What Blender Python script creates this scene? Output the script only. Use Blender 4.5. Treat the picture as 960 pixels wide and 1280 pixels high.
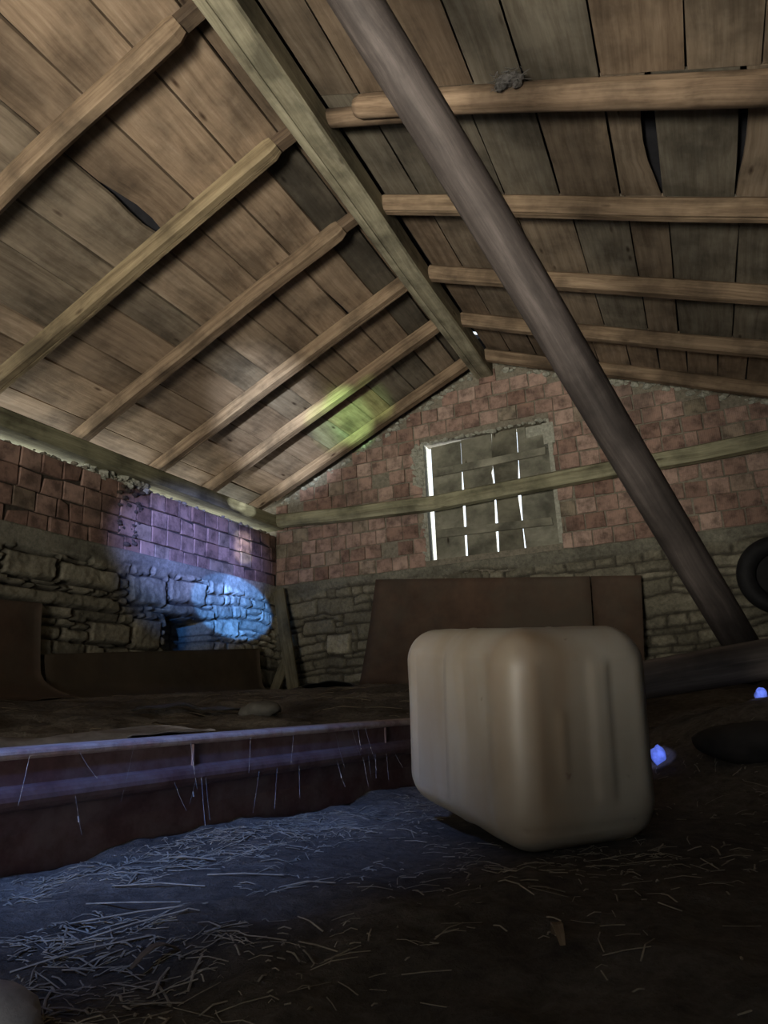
import bpy, math, random
import numpy as np
from mathutils import Vector, Matrix

# ------------------------------------------------------------------ scene, camera, world, lights
S = bpy.context.scene
for o in list(bpy.data.objects):
    bpy.data.objects.remove(o)
COL = S.collection
F_PX, YAW, PITCH, ROLL = 874.72, 0.412775, 0.271011, -0.047782
def cam_axes():
    cy, sy, cp, sp = math.cos(YAW), math.sin(YAW), math.cos(PITCH), math.sin(PITCH)
    f = np.array([-sy*cp, cy*cp, sp]); r = np.array([cy, sy, 0]); u = np.cross(r, f)
    c, s = math.cos(ROLL), math.sin(ROLL)
    return c*r+s*u, -s*r+c*u, f
R_, U_, F_ = cam_axes()
cd = bpy.data.cameras.new('camera'); cam = bpy.data.objects.new('camera', cd); COL.objects.link(cam)
cd.sensor_fit = 'VERTICAL'; cd.sensor_height = 36; cd.lens = F_PX/1280*36; cd.clip_start = 0.02
cam.matrix_world = Matrix(((R_[0], U_[0], -F_[0], 0), (R_[1], U_[1], -F_[1], 0), (R_[2], U_[2], -F_[2], 0), (0, 0, 0, 1)))
S.camera = cam
S.view_settings.view_transform = 'Standard'; S.view_settings.look = 'None'
S.view_settings.gamma = 1; S.view_settings.use_curve_mapping = False
S.view_settings.exposure = 0.0

w = bpy.data.worlds.new('sky'); S.world = w; w.use_nodes = True
bg = w.node_tree.nodes['Background']; bg.inputs[0].default_value = (0.80, 0.90, 1.0, 1); bg.inputs[1].default_value = 2.0

def aim(o, loc, tgt):
    o.location = loc
    o.rotation_euler = (Vector(tgt)-Vector(loc)).to_track_quat('-Z', 'Y').to_euler()
def area(name, loc, tgt, sx, sy, power, col, spread=180):
    l = bpy.data.lights.new(name, 'AREA'); l.shape = 'RECTANGLE'; l.size = sx; l.size_y = sy
    l.energy = power; l.color = col; l.spread = math.radians(spread)
    o = bpy.data.objects.new(name, l); COL.objects.link(o); aim(o, loc, tgt)
def spot(name, loc, tgt, ang, blend, power, col, rad=0.02):
    l = bpy.data.lights.new(name, 'SPOT'); l.spot_size = math.radians(ang); l.spot_blend = blend
    l.energy = power; l.color = col; l.shadow_soft_size = rad
    o = bpy.data.objects.new(name, l); COL.objects.link(o); aim(o, loc, tgt)
# unseen fill lamp added behind the viewer, aimed up; then daylight at the door
area('added_up_fill', (-1.25, -2.2, -0.10), (-1.72, 3.6, 3.15), 1.0, 0.8, 98, (1.0, 0.93, 0.80), 76)
area('door_daylight', (-0.1, -2.5, 0.9), (-1.6, 5.0, 2.3), 0.9, 1.3, 2.0, (0.92, 0.97, 1.0), 120)
area('eave_daylight', (-4.75, 3.0, 1.45), (-3.6, 3.0, 1.95), 8.0, 0.4, 90, (1.0, 0.97, 0.82))
spot('sky_glint_wall', (0.3, -2.45, 1.4), (-3.86, 4.70, 0.98), 7.0, 1.0, 2600, (0.06, 0.26, 1.0), 0.01)
spot('sky_glint_corner', (0.3, -2.45, 1.4), (-3.86, 5.27, 0.94), 3.9, 0.22, 12000, (0.09, 0.31, 1.0), 0.01)
spot('sky_glint_brick', (0.3, -2.45, 1.2), (-3.86, 4.70, 1.36), 8.0, 0.9, 9500, (0.26, 0.34, 1.0), 0.05)
spot('sky_glint_floor', (-0.60, -1.9, 2.5), (-0.86, 0.98, -0.2), 16.5, 1.0, 850, (0.20, 0.38, 1.0), 0.10)
area('gable_daylight', (-0.2, 7.6, 2.0), (-2.2, 6.1, 1.8), 1.0, 1.0, 260, (0.97, 0.98, 1.0))
for z_ in (1.44, 1.53, 1.62):
    spot('sky_glint_strip', (0.3, -2.45, 1.2), (-3.86, 5.42, z_), 1.05, 0.6, 5000, (0.92, 0.95, 1.0), 0.01)
spot('sky_glint_beam', (0.3, -2.45, 1.2), (-3.76, 5.18, 1.89), 0.9, 0.5, 6000, (1.0, 1.0, 1.0), 0.01)
spot('sky_glint_beam', (0.3, -2.45, 1.2), (-3.76, 5.33, 1.87), 0.9, 0.5, 4500, (1.0, 1.0, 1.0), 0.01)
spot('sky_glint_roof', (0.3, -2.45, 0.6), (-3.15, 4.95, 2.44), 8.0, 1.0, 7000, (0.80, 0.88, 1.0), 0.02)
spot('leaf_glint_roof', (0.3, -2.45, 0.6), (-2.72, 5.52, 2.63), 3.3, 1.0, 11000, (0.50, 1.0, 0.45), 0.02)
spot('leaf_glint_roof', (0.3, -2.45, 0.6), (-2.93, 5.45, 2.55), 2.6, 1.0, 6500, (0.62, 1.0, 0.55), 0.02)
spot('leaf_glint_roof', (0.3, -2.45, 0.6), (-2.45, 5.55, 2.75), 2.4, 1.0, 3500, (0.60, 1.0, 0.40), 0.02)

# ------------------------------------------------------------------ numpy noise
random.seed(5)
TAB = np.random.default_rng(7).random((256, 256))
def vnoise(x, y, seed=0):
    x = np.asarray(x, float)+seed*17.31; y = np.asarray(y, float)+seed*9.73
    xi = np.floor(x).astype(int); yi = np.floor(y).astype(int); fx = x-xi; fy = y-yi
    fx = fx*fx*(3-2*fx); fy = fy*fy*(3-2*fy)
    g = lambda a, b: TAB[a % 256, b % 256]
    return (g(xi, yi)*(1-fx)+g(xi+1, yi)*fx)*(1-fy)+(g(xi, yi+1)*(1-fx)+g(xi+1, yi+1)*fx)*fy
def fbm(x, y, o=4, seed=0):
    t = 0; a = .5; f = 1
    for i in range(o):
        t = t+a*(vnoise(np.asarray(x)*f, np.asarray(y)*f, seed+i)-.5); a *= .5; f *= 2.03
    return t*2
def sst(a, b, x):
    t = np.clip((np.asarray(x, float)-a)/(b-a), 0, 1); return t*t*(3-2*t)

# ------------------------------------------------------------------ mesh helpers
class MB:
    def __init__(s):
        s.v = []; s.f = []; s.uv = []; s.mi = []; s.tone = []; s.tint = []; s.sm = []
    def add(s, verts, faces, uvs, tone=.5, tint=0., mi=0, smooth=False):
        b = len(s.v); s.v += [tuple(map(float, q)) for q in verts]; s.tone += [tone]*len(verts); s.tint += [tint]*len(verts)
        for fc, u in zip(faces, uvs):
            s.f.append([b+i for i in fc]); s.uv += u; s.mi.append(mi); s.sm.append(smooth)
    def build(s, name, mats, parent=None, origin=None):
        me = bpy.data.meshes.new(name)
        o0 = Vector(origin) if origin is not None else Vector((0, 0, 0))
        me.from_pydata([tuple(Vector(q)-o0) for q in s.v], [], s.f)
        uv = me.uv_layers.new(name='UVMap'); uv.data.foreach_set('uv', [c for u in s.uv for c in u])
        a = me.attributes.new('tone', 'FLOAT', 'POINT'); a.data.foreach_set('value', s.tone)
        a = me.attributes.new('tint', 'FLOAT', 'POINT'); a.data.foreach_set('value', s.tint)
        me.polygons.foreach_set('material_index', s.mi); me.polygons.foreach_set('use_smooth', s.sm)
        for m in (mats if isinstance(mats, (list, tuple)) else [mats]): me.materials.append(m)
        me.update()
        o = bpy.data.objects.new(name, me); COL.objects.link(o)
        if origin is not None: o.location = o0
        if parent is not None:
            o.parent = parent
            if origin is not None: o.location = o0-parent.location
        return o
def tag(o, label=None, cat=None, group=None, kind=None):
    for k, v in (('label', label), ('category', cat), ('group', group), ('kind', kind)):
        if v: o[k] = v
    return o
def empty(name, loc, label, cat, group=None):
    o = bpy.data.objects.new(name, None); COL.objects.link(o); o.location = loc; o.empty_display_size = .1
    return tag(o, label, cat, group)

def sweep(mb, pts, sec, up=(0, 0, 1), scale=None, wob=0., seed=0, tone=.5, tint=0., caps=True, smooth=False, seg=None, mi=0, capscale=None):
    """sweep the closed section [(a,b)..] (a sideways, b up) along pts"""
    P = [Vector(q) for q in pts]
    if seg:
        Q = []
        for a, b in zip(P[:-1], P[1:]):
            n = max(1, int((b-a).length/seg))
            Q += [a.lerp(b, i/n) for i in range(n)]
        P = Q+[P[-1]]
    n = len(P); m = len(sec); V = []; r = random.Random(seed)
    ph = [r.uniform(0, 50) for _ in range(m*2+2)]
    L = 0; us = []
    per = [0]
    for i in range(m): a = sec[i]; b = sec[(i+1) % m]; per.append(per[-1]+math.hypot(a[0]-b[0], a[1]-b[1]))
    uo = r.uniform(0, 40); vo = r.uniform(0, 40)
    for i, q in enumerate(P):
        if i: L += (q-P[i-1]).length
        us.append(L)
        t = (P[min(i+1, n-1)]-P[max(i-1, 0)]).normalized()
        side = t.cross(Vector(up)).normalized(); u = side.cross(t).normalized()
        sc = scale(i/(n-1)) if scale else 1
        c = q+side*wob*(float(vnoise(L*1.3+ph[-1], seed))-.5)*2+u*wob*(float(vnoise(L*1.1+ph[-2], seed+3))-.5)*2 if wob else q
        for j, (a, b) in enumerate(sec):
            k = 1+(wob*6)*(float(vnoise(L*2.5+ph[j], j*3.1+seed))-.5) if wob else 1
            V.append(c+side*a*sc*k+u*b*sc*k)
    F = []; UV = []
    for i in range(n-1):
        for j in range(m):
            k = (j+1) % m
            F.append([i*m+j, i*m+k, (i+1)*m+k, (i+1)*m+j])
            UV.append([(us[i]+uo, per[j]+vo), (us[i]+uo, per[j+1]+vo), (us[i+1]+uo, per[j+1]+vo), (us[i+1]+uo, per[j]+vo)])
    if caps:
        F.append(list(range(m))[::-1]); UV.append([(sec[j][0]*.3+uo, sec[j][1]+vo) for j in range(m)][::-1])
        F.append([(n-1)*m+j for j in range(m)]); UV.append([(sec[j][0]*.3+uo, sec[j][1]+vo) for j in range(m)])
    mb.add(V, F, UV, tone, tint, mi, smooth)
def rectsec(w, h, r=.008, crack=None):
    x, y = w/2, h/2
    s = [(-x+r, -y)]
    if crack is not None: c = crack; s += [(c-.004, -y), (c, -y+.012), (c+.003, -y)]
    s += [(x-r, -y), (x, -y+r), (x, y-r), (x-r, y), (-x+r, y), (-x, y-r), (-x, -y+r)]
    return s
def circ(r, n=12, sx=1, sy=1): return [(r*sx*math.cos(2*math.pi*i/n), r*sy*math.sin(2*math.pi*i/n)) for i in range(n)]

def gridmesh(name, P, col=None, mats=None, uv=None, smooth=True, mask=None):
    n, m = P.shape[:2]
    idx = np.arange(n*m).reshape(n, m)
    q = np.stack([idx[:-1, :-1], idx[1:, :-1], idx[1:, 1:], idx[:-1, 1:]], -1).reshape(-1, 4)
    if mask is not None: q = q[mask.reshape(-1)]
    me = bpy.data.meshes.new(name)
    me.vertices.add(n*m); me.vertices.foreach_set('co', P.reshape(-1))
    me.loops.add(q.size); me.loops.foreach_set('vertex_index', q.reshape(-1))
    me.polygons.add(len(q)); me.polygons.foreach_set('loop_start', np.arange(0, q.size, 4))
    me.polygons.foreach_set('loop_total', np.full(len(q), 4)) if False else None
    me.update(calc_edges=True)
    me.polygons.foreach_set('use_smooth', np.full(len(q), smooth))
    if uv is not None:
        l = me.uv_layers.new(name='UVMap'); l.data.foreach_set('uv', uv.reshape(-1, 2)[q.reshape(-1)].reshape(-1))
    if col is not None:
        a = me.color_attributes.new('Col', 'FLOAT_COLOR', 'POINT')
        c4 = np.concatenate([col.reshape(-1, 3), np.ones((n*m, 1))], 1); a.data.foreach_set('color', c4.reshape(-1))
    for mt in mats or []: me.materials.append(mt)
    me.validate(); me.update()
    o = bpy.data.objects.new(name, me); COL.objects.link(o); return o

# ------------------------------------------------------------------ materials
def newmat(name, rough=.85):
    m = bpy.data.materials.new(name); m.use_nodes = True; nt = m.node_tree; b = nt.nodes['Principled BSDF']
    b.inputs['Roughness'].default_value = rough; b.inputs['Specular IOR Level'].default_value = .25
    return m, nt, b
def N(nt, t, **k):
    n = nt.nodes.new(t)
    for a, b in k.items():
        if a in n.inputs.keys(): n.inputs[a].default_value = b
        else: setattr(n, a, b)
    return n
def ramp(nt, src, stops):
    r = nt.nodes.new('ShaderNodeValToRGB'); e = r.color_ramp.elements
    while len(e) < len(stops): e.new(.5)
    for i, (p, c) in enumerate(stops): e[i].position = p; e[i].color = tuple(c)+(1,) if len(c) == 3 else c
    nt.links.new(src, r.inputs[0]); return r
def mixc(nt, fac, a, b, mode='MIX'):
    m = nt.nodes.new('ShaderNodeMix'); m.data_type = 'RGBA'; m.blend_type = mode
    for s, v in ((0, fac), (6, a), (7, b)):
        if isinstance(v, (int, float)): m.inputs[s].default_value = v
        elif isinstance(v, tuple): m.inputs[s].default_value = v+(1,)
        else: nt.links.new(v, m.inputs[s])
    return m.outputs[2]
def math_(nt, op, a, b=None):
    m = nt.nodes.new('ShaderNodeMath'); m.operation = op
    for i, v in enumerate((a, b)):
        if v is None: continue
        if isinstance(v, (int, float)): m.inputs[i].default_value = v
        else: nt.links.new(v, m.inputs[i])
    return m.outputs[0]
def bump(nt, b, h, strength=.5, dist=.004):
    bp = nt.nodes.new('ShaderNodeBump'); bp.inputs['Strength'].default_value = strength; bp.inputs['Distance'].default_value = dist
    nt.links.new(h, bp.inputs['Height']); nt.links.new(bp.outputs[0], b.inputs['Normal'])
def wood(name, dark, mid, light, alt, gs=(2.2, 30), rough=.85, stain=.55):
    m, nt, b = newmat(name, rough)
    uv = N(nt, 'ShaderNodeUVMap'); mp = N(nt, 'ShaderNodeMapping'); mp.inputs['Scale'].default_value = (gs[0], gs[1], 1)
    nt.links.new(uv.outputs[0], mp.inputs[0])
    # warp gives wandering grain
    n0 = N(nt, 'ShaderNodeTexNoise', Scale=1.7, Detail=2.0); nt.links.new(uv.outputs[0], n0.inputs['Vector'])
    add = N(nt, 'ShaderNodeVectorMath', operation='ADD'); sc = N(nt, 'ShaderNodeVectorMath', operation='SCALE'); sc.inputs['Scale'].default_value = 1.6
    nt.links.new(n0.outputs['Color'], sc.inputs[0]); nt.links.new(mp.outputs[0], add.inputs[0]); nt.links.new(sc.outputs[0], add.inputs[1])
    g = N(nt, 'ShaderNodeTexNoise', Scale=1.0, Detail=9.0, Roughness=.68); nt.links.new(add.outputs[0], g.inputs['Vector'])
    c = ramp(nt, g.outputs['Fac'], [(.28, dark), (.5, mid), (.74, light)]).outputs[0]
    ta = N(nt, 'ShaderNodeAttribute', attribute_name='tone'); ti = N(nt, 'ShaderNodeAttribute', attribute_name='tint')
    c = mixc(nt, ti.outputs['Fac'], c, mixc(nt, 1., c, alt, 'MULTIPLY'))
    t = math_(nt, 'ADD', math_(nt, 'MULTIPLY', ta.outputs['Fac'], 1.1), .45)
    s = N(nt, 'ShaderNodeTexNoise', Scale=2.6, Detail=5.0, Roughness=.6); nt.links.new(uv.outputs[0], s.inputs['Vector'])
    sr = ramp(nt, s.outputs['Fac'], [(.36, (1-stain,)*3), (.55, (1, 1, 1)), (.72, (1.15, 1.15, 1.15))]).outputs[0]
    c = mixc(nt, 1., c, sr, 'MULTIPLY')
    # knots and worm marks
    vo = N(nt, 'ShaderNodeTexVoronoi', Scale=1.0); mk = N(nt, 'ShaderNodeMapping'); mk.inputs['Scale'].default_value = (2.2, 7, 1)
    nt.links.new(uv.outputs[0], mk.inputs[0]); nt.links.new(mk.outputs[0], vo.inputs['Vector'])
    kr = ramp(nt, vo.outputs['Distance'], [(.03, (.25, .2, .17)), (.10, (1, 1, 1))]).outputs[0]
    c = mixc(nt, 1., c, kr, 'MULTIPLY')
    vm = N(nt, 'ShaderNodeVectorMath', operation='SCALE'); nt.links.new(c, vm.inputs[0]); nt.links.new(t, vm.inputs['Scale'])
    nt.links.new(vm.outputs[0], b.inputs['Base Color']); bump(nt, b, g.outputs['Fac'], .55, .006)
    return m
BOARD = wood('ceiling_board_wood', (.15, .104, .067), (.25, .18, .12), (.35, .265, .185), (.72, .86, .96), stain=.5)
RAFT = wood('rafter_wood', (.085, .055, .034), (.19, .132, .085), (.31, .225, .15), (.95, 1.12, .95), gs=(1.2, 30))
BEAM = wood('beam_wood', (.12, .10, .07), (.24, .215, .15), (.38, .34, .25), (.88, 1.03, .80), gs=(1.2, 26))
LOG = wood('log_wood', (.024, .020, .018), (.058, .048, .043), (.12, .10, .09), (.9, .9, 1.0), gs=(1.5, 24), rough=.7)
SHUT = wood('shutter_wood', (.13, .125, .095), (.22, .215, .165), (.32, .31, .24), (.75, .7, .62), gs=(6, 3))
DARKW = wood('dark_plank_wood', (.07, .06, .035), (.14, .12, .07), (.2, .18, .11), (.8, .9, .7))

def brickmat(name, ribs):
    m, nt, b = newmat(name, .9)
    uv = N(nt, 'ShaderNodeUVMap'); ta = N(nt, 'ShaderNodeAttribute', attribute_name='tone'); ti = N(nt, 'ShaderNodeAttribute', attribute_name='tint')
    c = ramp(nt, ta.outputs['Fac'], [(0, (.115, .070, .055)), (.35, (.225, .140, .108)), (.7, (.36, .245, .195)), (1, (.50, .375, .305))]).outputs[0]
    c = mixc(nt, ti.outputs['Fac'], c, (.22, .22, .15))
    g = N(nt, 'ShaderNodeTexCoord'); n1 = N(nt, 'ShaderNodeTexNoise', Scale=9.0, Detail=5.0, Roughness=.65); nt.links.new(g.outputs['Object'], n1.inputs['Vector'])
    c = mixc(nt, 1., c, ramp(nt, n1.outputs['Fac'], [(.35, (.42, .42, .42)), (.55, (1, 1, 1)), (.75, (1.25, 1.2, 1.15))]).outputs[0], 'MULTIPLY')
    n3 = N(nt, 'ShaderNodeTexNoise', Scale=2.2, Detail=3.0); nt.links.new(g.outputs['Object'], n3.inputs['Vector'])
    c = mixc(nt, ramp(nt, n3.outputs['Fac'], [(.55, (0, 0, 0)), (.72, (.6, .6, .6))]).outputs[0], c, (.07, .055, .045))
    nt.links.new(c, b.inputs['Base Color'])
    wv = N(nt, 'ShaderNodeTexWave', Scale=22.0, Distortion=.3); nt.links.new(uv.outputs[0], wv.inputs['Vector'])
    n2 = N(nt, 'ShaderNodeTexNoise', Scale=60.0, Detail=3.0); nt.links.new(g.outputs['Object'], n2.inputs['Vector'])
    h = math_(nt, 'ADD', math_(nt, 'MULTIPLY', wv.outputs['Fac'], ribs), n2.outputs['Fac'])
    bump(nt, b, h, .6, .003); return m
BRICK = brickmat('hollow_brick_clay', .9); BRICKP = brickmat('plain_brick_clay', .25)
def dusty(name, base, rough=.85, sc=20., var=.35, dust=None, dustamt=.5, spec=.25, bs=.5, bd=.004, metallic=0.):
    m, nt, b = newmat(name, rough); b.inputs['Specular IOR Level'].default_value = spec; b.inputs['Metallic'].default_value = metallic
    g = N(nt, 'ShaderNodeTexCoord'); n = N(nt, 'ShaderNodeTexNoise', Scale=sc, Detail=6.0, Roughness=.65); nt.links.new(g.outputs['Object'], n.inputs['Vector'])
    c = mixc(nt, 1., base, ramp(nt, n.outputs['Fac'], [(.3, (1-var,)*3), (.7, (1+var,)*3)]).outputs[0], 'MULTIPLY')
    if dust:
        n2 = N(nt, 'ShaderNodeTexNoise', Scale=sc*.35, Detail=6.0, Roughness=.7); nt.links.new(g.outputs['Object'], n2.inputs['Vector'])
        c = mixc(nt, ramp(nt, n2.outputs['Fac'], [(.42, (0, 0, 0)), (.62, (dustamt,)*3)]).outputs[0], c, dust)
    nt.links.new(c, b.inputs['Base Color']); bump(nt, b, n.outputs['Fac'], bs, bd); return m
MORTAR = dusty('pale_lime_mortar', (.19, .17, .13), sc=40)
MORTARD = dusty('dark_earth_mortar', (.055, .045, .035), sc=40)
PLASTER = dusty('grey_plaster', (.33, .33, .27), sc=30)
UNDER = dusty('roof_underlay_felt', (.022, .022, .026), sc=8)
def colmat(name, sc=35., var=.4, bs=.7, bd=.006):
    m, nt, b = newmat(name, .95)
    a = N(nt, 'ShaderNodeAttribute', attribute_name='Col'); g = N(nt, 'ShaderNodeTexCoord')
    n = N(nt, 'ShaderNodeTexNoise', Scale=sc, Detail=8.0, Roughness=.7); nt.links.new(g.outputs['Object'], n.inputs['Vector'])
    c = mixc(nt, 1., a.outputs['Color'], ramp(nt, n.outputs['Fac'], [(.3, (1-var,)*3), (.7, (1+var,)*3)]).outputs[0], 'MULTIPLY')
    nt.links.new(c, b.inputs['Base Color']); bump(nt, b, n.outputs['Fac'], bs, bd); return m
STONE = colmat('rubble_stone'); DIRT = colmat('earth_floor', sc=48., var=.5, bs=1.0, bd=.014)

# ------------------------------------------------------------------ room dimensions
XL, XR, YB, YF = -3.86, 1.08, 6.0, -2.6
XRI = -1.515; TL, TR = math.tan(.42412), math.tan(.37892); ZB = 3.19
def zroof(x): return np.where(np.asarray(x) < -1.5, ZB+TL*(np.asarray(x)+1.5), ZB-TR*(np.asarray(x)+1.5))

# ---- floor
CH0 = np.array([-.929, .745]); CHD = np.array([.1912, .9815]); CHN = np.array([-.9815, .1912])
def floor_z(x, y, fine=True):
    x = np.asarray(x, float); y = np.asarray(y, float)
    d = (x-CH0[0])*CHN[0]+(y-CH0[1])*CHN[1]
    R = np.hypot(x, y)
    behind = sst(.03, .10, d); far = sst(1.7, 2.5, y)
    rz = np.maximum(behind, far)
    hi = -.085+.21*sst(1.2, 4.6, R)
    z = -.205*(1-rz)+hi*rz
    z = z+.185*np.exp(-(np.maximum(.12-x, 0)/.30)**2-(np.maximum(1.85-y, 0)/.27)**2)*(1-rz)
    if fine:
        amp = 1-.75*np.exp(-((x+.3)**2+(y-1.2)**2)/.09)
        z = z+amp*(.022*fbm(x*3.1, y*3.1, 4, 1)+.016*fbm(x*11, y*11, 4, 2)+.006*fbm(x*45, y*45, 2, 3))
        z = z-.02*sst(.60, .75, vnoise(x*4, y*4, 5))*rz
    return z
def lat(a, b, knots):
    out = [a]; 
    while out[-1] < b: out.append(out[-1]+np.interp(out[-1], *knots))
    out[-1] = b; return np.array(out)
gx = lat(-4.3, 1.4, ([-4.3, -2, -1.2, .4, 1.4], [.045, .03, .012, .012, .03]))
gy = lat(-2.9, 6.3, ([-2.9, 0, .3, 1.6, 2.5, 6.3], [.08, .04, .011, .012, .025, .05]))
GX, GY = np.meshgrid(gx, gy, indexing='ij')
Z = floor_z(GX, GY)
added_hole = (GX > -1.4) & (GX < -.1) & (GY > -1.95) & (GY < -.75)  # unseen floor opening, added to go with the upward fill lamp
P = np.stack([GX, GY, Z], -1)
c0 = np.array([.066, .054, .043]); c1 = np.array([.14, .12, .098]); c2 = np.array([.035, .028, .022])
tn = sst(-.35, .45, fbm(GX*2.2, GY*2.2, 4, 8))[..., None]; dk = sst(.1, .5, fbm(GX*7, GY*7, 4, 11))[..., None]
fc = (c0*(1-tn)+c1*tn)*(1-.6*dk)+c2*.6*dk
hm = ~(added_hole[:-1, :-1] & added_hole[1:, 1:])
fl = gridmesh('floor', P, fc, [DIRT], mask=hm); tag(fl, kind='structure')

# ---- rubble stone relief
def rubble(u, z, z0, seed, specials=()):
    """returns (depth outwards, colour) for the wall coordinates u (along) and z"""
    r = np.random.default_rng(seed)
    uw = u+.035*fbm(u*7, z*7, 4, seed)+.03*fbm(u*2, z*2, 2, seed+9); zw = z+.026*fbm(u*6, z*8, 4, seed+4)+.055*fbm(u*1.6, z*.8, 3, seed+5)
    edge = np.full(u.shape, 0.); prot = np.zeros(u.shape); tone = np.zeros(u.shape)
    zb = z0
    while zb < 1.7:
        h = r.choice([.055, .09, .12, .155, .18], p=[.2, .22, .26, .2, .12]); ub = u.min()-.3
        row = (zw >= zb) & (zw < zb+h)
        while ub < u.max()+.3:
            wd = r.uniform(.8, 3.0)*max(h, .08)+r.uniform(0, .12); sl = r.uniform(-.25, .25); sl2 = r.uniform(-.25, .25)
            a = ub+sl*(zw-zb-h/2); b = ub+wd+0*(zw)
            sub = row & (uw >= ub) & (uw < ub+wd)
            parts = [(zb, h)]
            if h > .11 and r.random() < .3: k = r.uniform(.35, .65); parts = [(zb, h*k), (zb+h*k, h*(1-k))]
            for (pz, ph) in parts:
                s2 = sub & (zw >= pz) & (zw < pz+ph)
                e = np.minimum(np.minimum(zw-pz, pz+ph-zw), np.minimum(uw-ub, ub+wd-uw))
                edge = np.where(s2, e, edge); pr = r.uniform(0, .03); tt = r.uniform(.25, 1)
                tx, tz = r.uniform(-.12, .12), r.uniform(-.2, .2)
                prot = np.where(s2, pr+tx*(uw-ub-wd/2)+tz*(zw-pz-ph/2), prot); tone = np.where(s2, tt, tone)
            ub += wd
        zb += h
    for (a, b, c, d, tt, pr) in specials:
        zz = z+.022*fbm(u*6, z*4, 4, seed+4); uu = u+.02*fbm(u*9, z*9, 3, seed)
        e = np.minimum(np.minimum(zz-c, d-zz), np.minimum(uu-a, b-uu)); s = e > -.012
        edge = np.where(s, np.maximum(e, 0), edge); prot = np.where(s, pr, prot); tone = np.where(s, tt, tone)
    body = sst(.002, .016, edge)
    depth = -.03+body*(.03+prot)+.020*fbm(u*10, z*12, 5, seed+2)*(.35+body*.65)+.008*fbm(u*34, z*34, 2, seed+3)
    t3 = tone[..., None]; bb = body[..., None]
    sc = np.array([.165, .152, .112])*(.55+.8*t3); vary = 1+.5*fbm(u*5, z*5, 4, seed+7)[..., None]
    mort = np.array([.050, .044, .034])
    colr = mort*(1-bb)+sc*bb*vary
    return depth, colr
def cementcap(u, z, depth, colr, zc, seed):
    k = sst(zc-.03, zc+.03, z+.10*fbm(u*2.1, z*3, 3, seed))
    cc = np.array([.155, .148, .115])*(1+.55*fbm(u*6, z*6, 4, seed+1))[..., None]
    d2 = .020+.018*fbm(u*4, z*6, 4, seed+2)
    return depth*(1-k)+d2*k, colr*(1-k[..., None])+cc*k[..., None]

# ---- left wall: rubble below, hollow bricks above
yu = lat(-2.7, 6.02, ([-2.7, 2.1, 2.3, 6.1], [.08, .05, .013, .013])); zv = lat(-.35, 1.235, ([-.35, 0, 2], [.03, .013, .013]))
YU, ZV = np.meshgrid(yu, zv, indexing='ij')
spec = [(2.0, 3.88, .745, .84, .55, .03), (4.17, 4.98, .795, .885, .75, .03), (2.9, 3.3, .90, 1.06, .8, .03), (3.34, 3.86, .90, 1.05, .9, .03),
        (3.98, 4.36, .84, 1.06, .85, .03), (4.40, 4.86, .90, 1.09, .95, .03), (3.62, 4.0, .52, .67, 1.0, .03), (4.02, 4.33, .50, .73, .9, .02)]
dep, cl = rubble(YU, ZV, -.35, 31, spec)
dep, cl = cementcap(YU, ZV, dep, cl, 1.115, 40)
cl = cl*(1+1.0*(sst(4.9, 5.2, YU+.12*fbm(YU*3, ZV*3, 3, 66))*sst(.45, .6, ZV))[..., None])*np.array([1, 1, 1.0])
nich = sst(0, .02, np.minimum(np.minimum(YU-4.375, 4.925-YU), np.minimum(ZV-.50, .785-ZV))+.008*fbm(YU*12, ZV*12, 2, 3))
dep = dep*(1-nich)+(-.30)*nich
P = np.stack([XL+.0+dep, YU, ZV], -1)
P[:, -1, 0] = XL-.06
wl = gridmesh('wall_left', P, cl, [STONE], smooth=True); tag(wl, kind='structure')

def brick(mb, o, ax, nrm, w, h, d, r, tone, tint, mi=0, broken=False):
    """one brick, o = lower left front corner, ax along the wall, nrm pointing into the room"""
    o = np.array(o, float); ax = np.array(ax, float); nrm = np.array(nrm, float); up = np.array([0, 0, 1.])
    th = r.uniform(-.02, .02); a2 = ax*math.cos(th)+up*math.sin(th); u2 = up*math.cos(th)-ax*math.sin(th)
    tl = r.uniform(-.03, .03); j = lambda s=.003: r.uniform(-s, s)
    e = .004
    def pt(a, b, c): return o+a2*a+u2*b+nrm*(c+(a/w-.5)*tl*.3)
    cs = [(0, 0), (w, 0), (w, h), (0, h)]
    cs = [(a+j(), b+j()) for a, b in cs]
    if r.random() < .10:
        k = r.randrange(4); q = r.uniform(.01, .03); cs[k] = (cs[k][0]+(q if cs[k][0] < w/2 else -q), cs[k][1]+(q if cs[k][1] < h/2 else -q))
    cx, cz = w/2, h/2
    inner = [(a+(e if a < cx else -e), b+(e if b < cz else -e)) for a, b in cs]
    V = [pt(a, b, 0) for a, b in inner]+[pt(a, b, -e) for a, b in cs]+[pt(a, b, -d) for a, b in cs]
    Fc = [[0, 1, 2, 3]]+[[4+i, 4+(i+1) % 4, (i+1) % 4, i] for i in range(4)]+[[8+i, 8+(i+1) % 4, 4+(i+1) % 4, 4+i] for i in range(4)]
    uo = r.uniform(0, 9)
    uvv = [(a+uo, b) for a, b in inner]+[(a+uo, b) for a, b in cs]+[(a+uo, b) for a, b in cs]
    mb.add(V, Fc, [[uvv[i] for i in f] for f in Fc], tone, tint, mi)
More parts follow.
